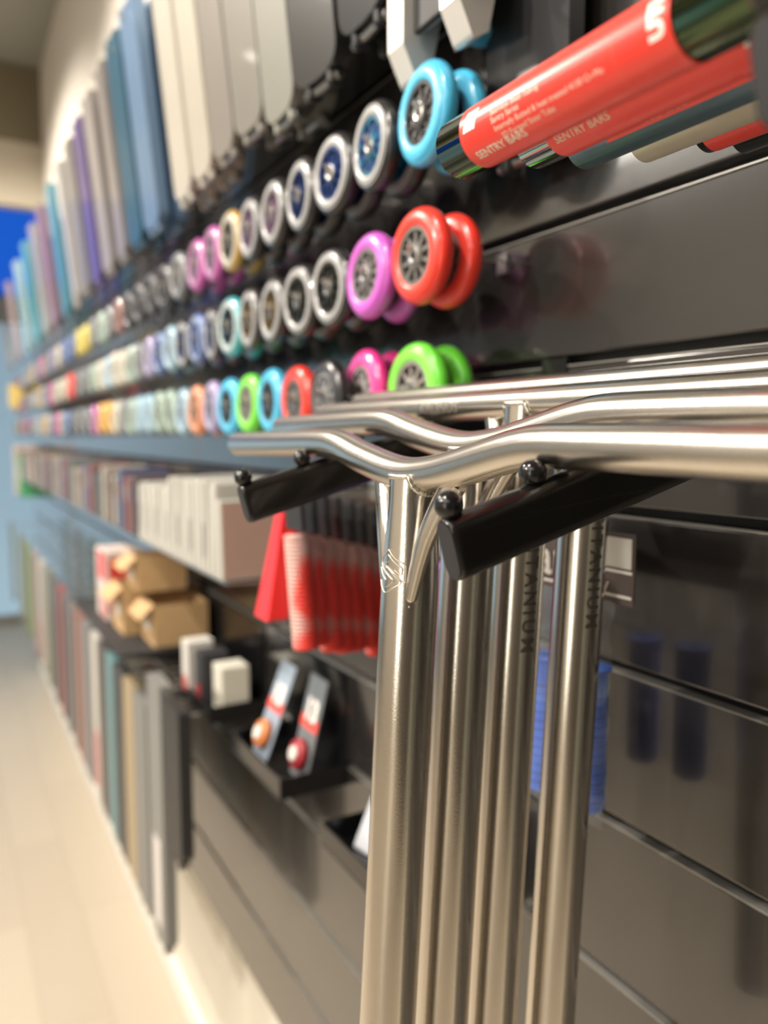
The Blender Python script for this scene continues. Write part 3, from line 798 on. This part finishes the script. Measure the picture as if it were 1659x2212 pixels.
# foil bags behind the first two downtubes: hanging near tray
for k, (x, y, b) in enumerate(((930, 1655, .49), (925, 1760, .47))):
    o = empty('parts_bag', P(x, y, b), ('upper' if k == 0 else 'lower') + ' silvery film parts bag glimpsed between the first two downtubes', 'parts bag', 'silvery parts bags')
    vs = []; 
    for j in range(13):
        for i in range(11):
            u, v = i / 10, j / 12
            vs.append((-.008 * math.sin(PI * u) * math.sin(PI * v) - .003 * math.sin(19 * u + 11 * v), .05 * (u - .5), -.085 * v))
    fsx = [(j * 11 + i, j * 11 + i + 1, (j + 1) * 11 + i + 1, (j + 1) * 11 + i) for j in range(12) for i in range(10)]
    MB().add(vs, fsx, True).build('bag', mat('silver_film', (.75, .77, .80), .2, .6, bump=1, bscale=90), o)
    MB().box((.001, -.02, -.07), (.004, .015, -.03)).build('card_insert', cm((.5, .6, .7) if k else (.45, .06, .05)), o)

# ------------------------------------------------------------------ acrylic trays and their contents
TZ = .995
def tray(y0, y1, b0, label, z=TZ):
    t = empty('display_tray', (XW, (y0 + y1) / 2, z), label, 'tray', 'black trays hooked into the slat wall')
    h = (y1 - y0) / 2; d = XW - b0
    MB().box((-d, -h, 0), (-.0005, h, .004)).build('tray_base', M['black'], t, bevel=.0008)
    MB().box((-d, -h, .0042), (-d + .004, h, .035)).build('front_lip', M['black'], t, bevel=.0008)
    for s in (-1, 1): MB().box((-d + .0042, s * (h - .002) - .002, .0042), (-.0045, s * (h - .002) + .002, .035)).build('side_lip', M['black'], t)
    MB().box((-.004, -h + .0045, .0042), (-.0005, h - .0045, .19)).build('back_plate', M['black'], t)
    return t
tray(.735, .985, .45, 'black tray low on the wall, nearest the handlebar downtubes')
tray(1.143, 1.39, .45, 'black tray holding the two blister packs')
tray(1.526, 1.80, .45, 'black tray holding white boxes, beside the cardboard boxes')
# blister packs in the middle tray
def blister(y, label, tint, item, b=.49, lean=.42):
    t = empty('blister_pack', (b, y, TZ + .006), label, 'blister pack', 'blister packs in the middle tray')
    t.rotation_euler = (0, lean, 0)
    MB().box((0, -.034, 0), (.002, .034, .175)).build('backing_card', cm(tint, .35, 0, .3), t, bevel=.0006)
    MB().box((-.0008, -.033, .085), (-.0001, .033, .105)).build('red_band', cm((.75, .09, .07), .4, 0, .1), t)
    text_on(lambda u, v: (-.001, .026 - u, .118 + v), '13', .05, 'lettering', M['printw'], t, bold=.002)
    MB().lathe([(.003, -.016), (.022, -.016), (.026, -.010), (.026, -.004), (.003, -.002)], 'X', (0, .0, .042), 24, close=True).build('wheel_part', item, t)
    MB().lathe([(.002, -.021), (.011, -.021), (.014, -.0165), (.002, -.0165)], 'X', (0, .0, .042), 20, close=True).build('bearing', M['white'], t)
    return t
blister(1.315, 'pale blue blister pack with red band and orange part, left of the two', (.30, .36, .44), cm((.62, .20, .06), .35), b=.478, lean=.36)
blister(1.195, 'dark grey blister pack with red band and dark red part, right of the two', (.16, .17, .18), cm((.35, .02, .03), .35), b=.502, lean=.25)
# white and blue pack in nearest tray
o = empty('parts_pack', (.49, .90, TZ + .006), 'white and blue parts pack lying in the nearest tray', 'parts pack')
o.rotation_euler = (0, .5, .2)
MB().box((0, -.05, 0), (.012, .05, .10)).build('pouch', mat('pearl_film', (.62, .64, .70), .25, .2, bump=1, bscale=60), o, bevel=.005)
MB().box((-.002, -.02, .045), (-.0002, .03, .072)).build('blue_print', cm((.03, .10, .42)), o)
MB().sphere((-.006, -.014, .03), .018, 10).build('white_part', M['white'], o)
o = empty('parts_pack', (.475, .80, TZ + .006), 'clear parts bag at the near end of the nearest tray', 'parts pack')
MB().box((0, -.035, 0), (.012, .035, .085)).build('pouch', mat('grey_film', (.45, .47, .5), .25, .3, bump=1, bscale=60), o, bevel=.005)
# white boxes in far tray
for k, (y, b, w, h, c, nm) in enumerate(((1.565, .50, .06, .105, (.62, .60, .52), 'cream carton standing in the far tray, nearest its open end'), (1.635, .48, .05, .12, (.03, .03, .035), 'black carton with a dark red mark in the far tray'), (1.705, .47, .045, .13, (.62, .60, .56), 'white and red carton in the far tray beside the black one'), (1.762, .49, .04, .09, (.10, .10, .10), 'small dark carton at the back end of the far tray'))):
    o = empty('product_carton', (b, y, TZ + .0045), nm, 'carton', 'small cartons in the far tray')
    MB().box((-.02, -w / 2, 0), (.04, w / 2, h)).build('carton_body', cm(c, .5, 0, 0), o, bevel=.002)
    MB().box((-.0208, -w / 2 + .008, .02), (-.0202, w / 2 - .008, .05)).build('carton_print', cm([(.3, .28, .24), (.25, .02, .03), (.55, .08, .08), (.5, .5, .45)][k], .5, 0, 0), o)
# shelf with cardboard boxes
sh = empty('wall_shelf', (XW, 2.13, 1.080), 'black wall shelf carrying the open cardboard boxes', 'shelf')
MB().box((-.24, -.30, -.008), (-.001, .42, 0)).build('shelf_board', M['matte_black'], sh, bevel=.001)
for s in (-.28, .40): MB().prism([(-.22, s, -.0085), (-.001, s, -.0085), (-.001, s, -.07)], (0, .004, 0)).build('shelf_bracket', M['matte_black'], sh)
def carton(y, b, z, w, d, h, label):
    t = empty('cardboard_box', (b, y, z), label, 'cardboard box', 'open cardboard boxes on the wall shelf')
    q = .004
    mb = MB().box((0, -w / 2, 0), (d, w / 2, q)).box((0, -w / 2, q), (q, w / 2, h)).box((d - q, -w / 2, q), (d, w / 2, h)).box((q, -w / 2, q), (d - q, -w / 2 + q, h)).box((q, w / 2 - q, q), (d - q, w / 2, h))
    mb.build('box_body', M['kraft'], t)
    MB().prism([(-.002, -w / 2, h), (-.002, w / 2, h), (-.035, w / 2, h - .03), (-.035, -w / 2, h - .03)], (.002, 0, .002)).build('flap', M['kraft'], t)
    MB().box((-.0012, -.02, h * .3), (-.0002, .03, h * .6)).build('paper_label', M['white'], t)
    return t
carton(1.92, .42, 1.0805, .13, .13, .10, 'open cardboard box on the shelf, nearest the trays')
carton(2.08, .38, 1.0805, .14, .15, .12, 'open cardboard box on the shelf, farther from the trays')
carton(1.99, .40, 1.2016, .12, .12, .085, 'cardboard box stacked on top of the other two')
o = empty('product_carton', (.37, 2.26, 1.0805), 'red and white printed carton at the far end of the shelf', 'carton')
MB().box((0, -.07, 0), (.10, .07, .19)).build('carton_body', cm((.62, .52, .48), .45, 0, .1), o, bevel=.003)
MB().box((-.0008, -.065, .11), (-.0001, .03, .185)).build('carton_print', cm((.62, .03, .03), .45, 0, .1), o)
MB().box((-.0008, -.05, .005), (-.0001, -.015, .07)).build('carton_print', cm((.60, .05, .04), .45, 0, .1), o)
MB().box((.01, -.0708, .02), (.09, -.0701, .17)).build('side_print', cm((.60, .05, .04), .45, 0, .1), o)
o = empty('product_carton', (.40, 2.44, 1.0805), 'tan carton at the far end of the shelf behind the red one', 'carton')
MB().box((0, -.06, 0), (.12, .06, .15)).build('carton_body', M['kraft'], o, bevel=.003)
MB().box((-.0008, -.02, .04), (-.0001, .03, .09)).build('carton_print', M['white'], o)

# ------------------------------------------------------------------ white carded packs and darker packs on the rail
GW = 'white carded packs lined up along the wall'
zb_ = 1.336
for i in range(22):
    y = 1.275 + i * .0292
    nm = 'white carded pack, %s from the near end of the row on the steel ledge' % ordw(i)
    if i == 0: nm = 'nearest carded pack with a pinkish kraft front, hanging left of the red grips'
    o = empty('carded_pack', (.40, y, zb_), nm, 'carded pack', GW)
    o.rotation_euler = (0, random.uniform(-.02, .02), random.uniform(-.04, .04))
    hh = .136 + (.028 if 0 < i < 12 else 0) + random.uniform(-.003, .003)
    MB().box((0, -.009, 0), (.15, .009, hh)).build('pack_body', cm((.46, .45, .41), .5, 0, .05), o, bevel=.004)
    if i == 0: MB().box((.004, -.0098, .004), (.146, -.0091, hh - .004)).build('kraft_front', cm((.42, .29, .24), .6, 0, 0), o)
    elif i % 3 == 0: MB().box((-.0008, -.003, .03), (-.0001, .003, .09)).build('printed_mark', cm((.12, .12, .12), .5, 0, 0), o)
rl = tag(MB().box((XW - .0035, 1.255, zb_ - .012), (XW - .0005, 1.93, zb_ + .012)).box((.405, 1.255, zb_ - .004), (XW - .0036, 1.93, zb_ - .001)).build('pack_rail', M['steel']), 'thin steel ledge under the white carded packs', 'ledge')
cols = [((.10, .08, .08), 'charcoal'), ((.24, .10, .09), 'dark red'), ((.08, .10, .18), 'navy'), ((.30, .28, .26), 'grey'), ((.18, .13, .10), 'brown'), ((.35, .32, .28), 'stone'), ((.12, .14, .13), 'dark green grey')]
rl = tag(MB().box((XW - .0035, 1.96, zb_ - .012), (XW - .0005, 5.7, zb_ + .012)).box((.405, 1.96, zb_ - .004), (XW - .0036, 5.7, zb_ - .001)).build('pack_rail', M['steel']), 'long thin steel ledge under the dark carded packs', 'ledge')
for i in range(44):
    y = 2.0 + i * .083
    c, nm = cols[i % 7] if i < 30 or i % 5 else ((.6, .57, .54), 'white')
    o = empty('carded_pack', (.41, y, zb_), '%s carded pack, %s beyond the white packs on the long ledge' % (nm, ordw(i)), 'carded pack', 'darker carded packs farther along the wall')
    MB().box((0, -.016, 0), (.13, .016, .14 + random.uniform(-.01, .02))).build('pack_body', cm(c, .45, 0, .1), o, bevel=.004)
    MB().box((-.0008, -.010, .08), (-.0001, .010, .12)).build('printed_mark', cm(cols[(i * 3 + 2) % 7][0], .45, 0, 0), o)
# far display of bright stock
for k, (x, y0, y1, c, nm) in enumerate(((8, 985, 1075, (.10, .42, .20), 'green'), (26, 975, 1060, (.55, .42, .12), 'yellow'), (44, 962, 1070, (.70, .58, .56), 'pale pink'), (12, 830, 880, (.85, .65, .2), 'amber'))):
    a = P(x, y1, .40); b_ = P(x, y0, .40); s = a.y / 5.2
    o = empty('wall_display_box', (.40, 5.15 + k * .16, 0), '%s display box at the far end of the wall' % nm, 'display box', 'bright stock boxes at the far end')
    f = (5.15 + k * .16) / a.y
    z0 = 1.58 + (a.z - 1.58) * f; z1 = 1.58 + (b_.z - 1.58) * f
    MB().box((0, -.06, z0), (XW - .4005, .06, z1)).build('box_body', cm(c, .4, 0, .1), o, bevel=.004)
    MB().box((-.0008, -.04, z0 + (z1 - z0) * .3), (-.0001, .04, z0 + (z1 - z0) * .7)).build('box_print', cm((.6, .6, .55), .4, 0, 0), o)
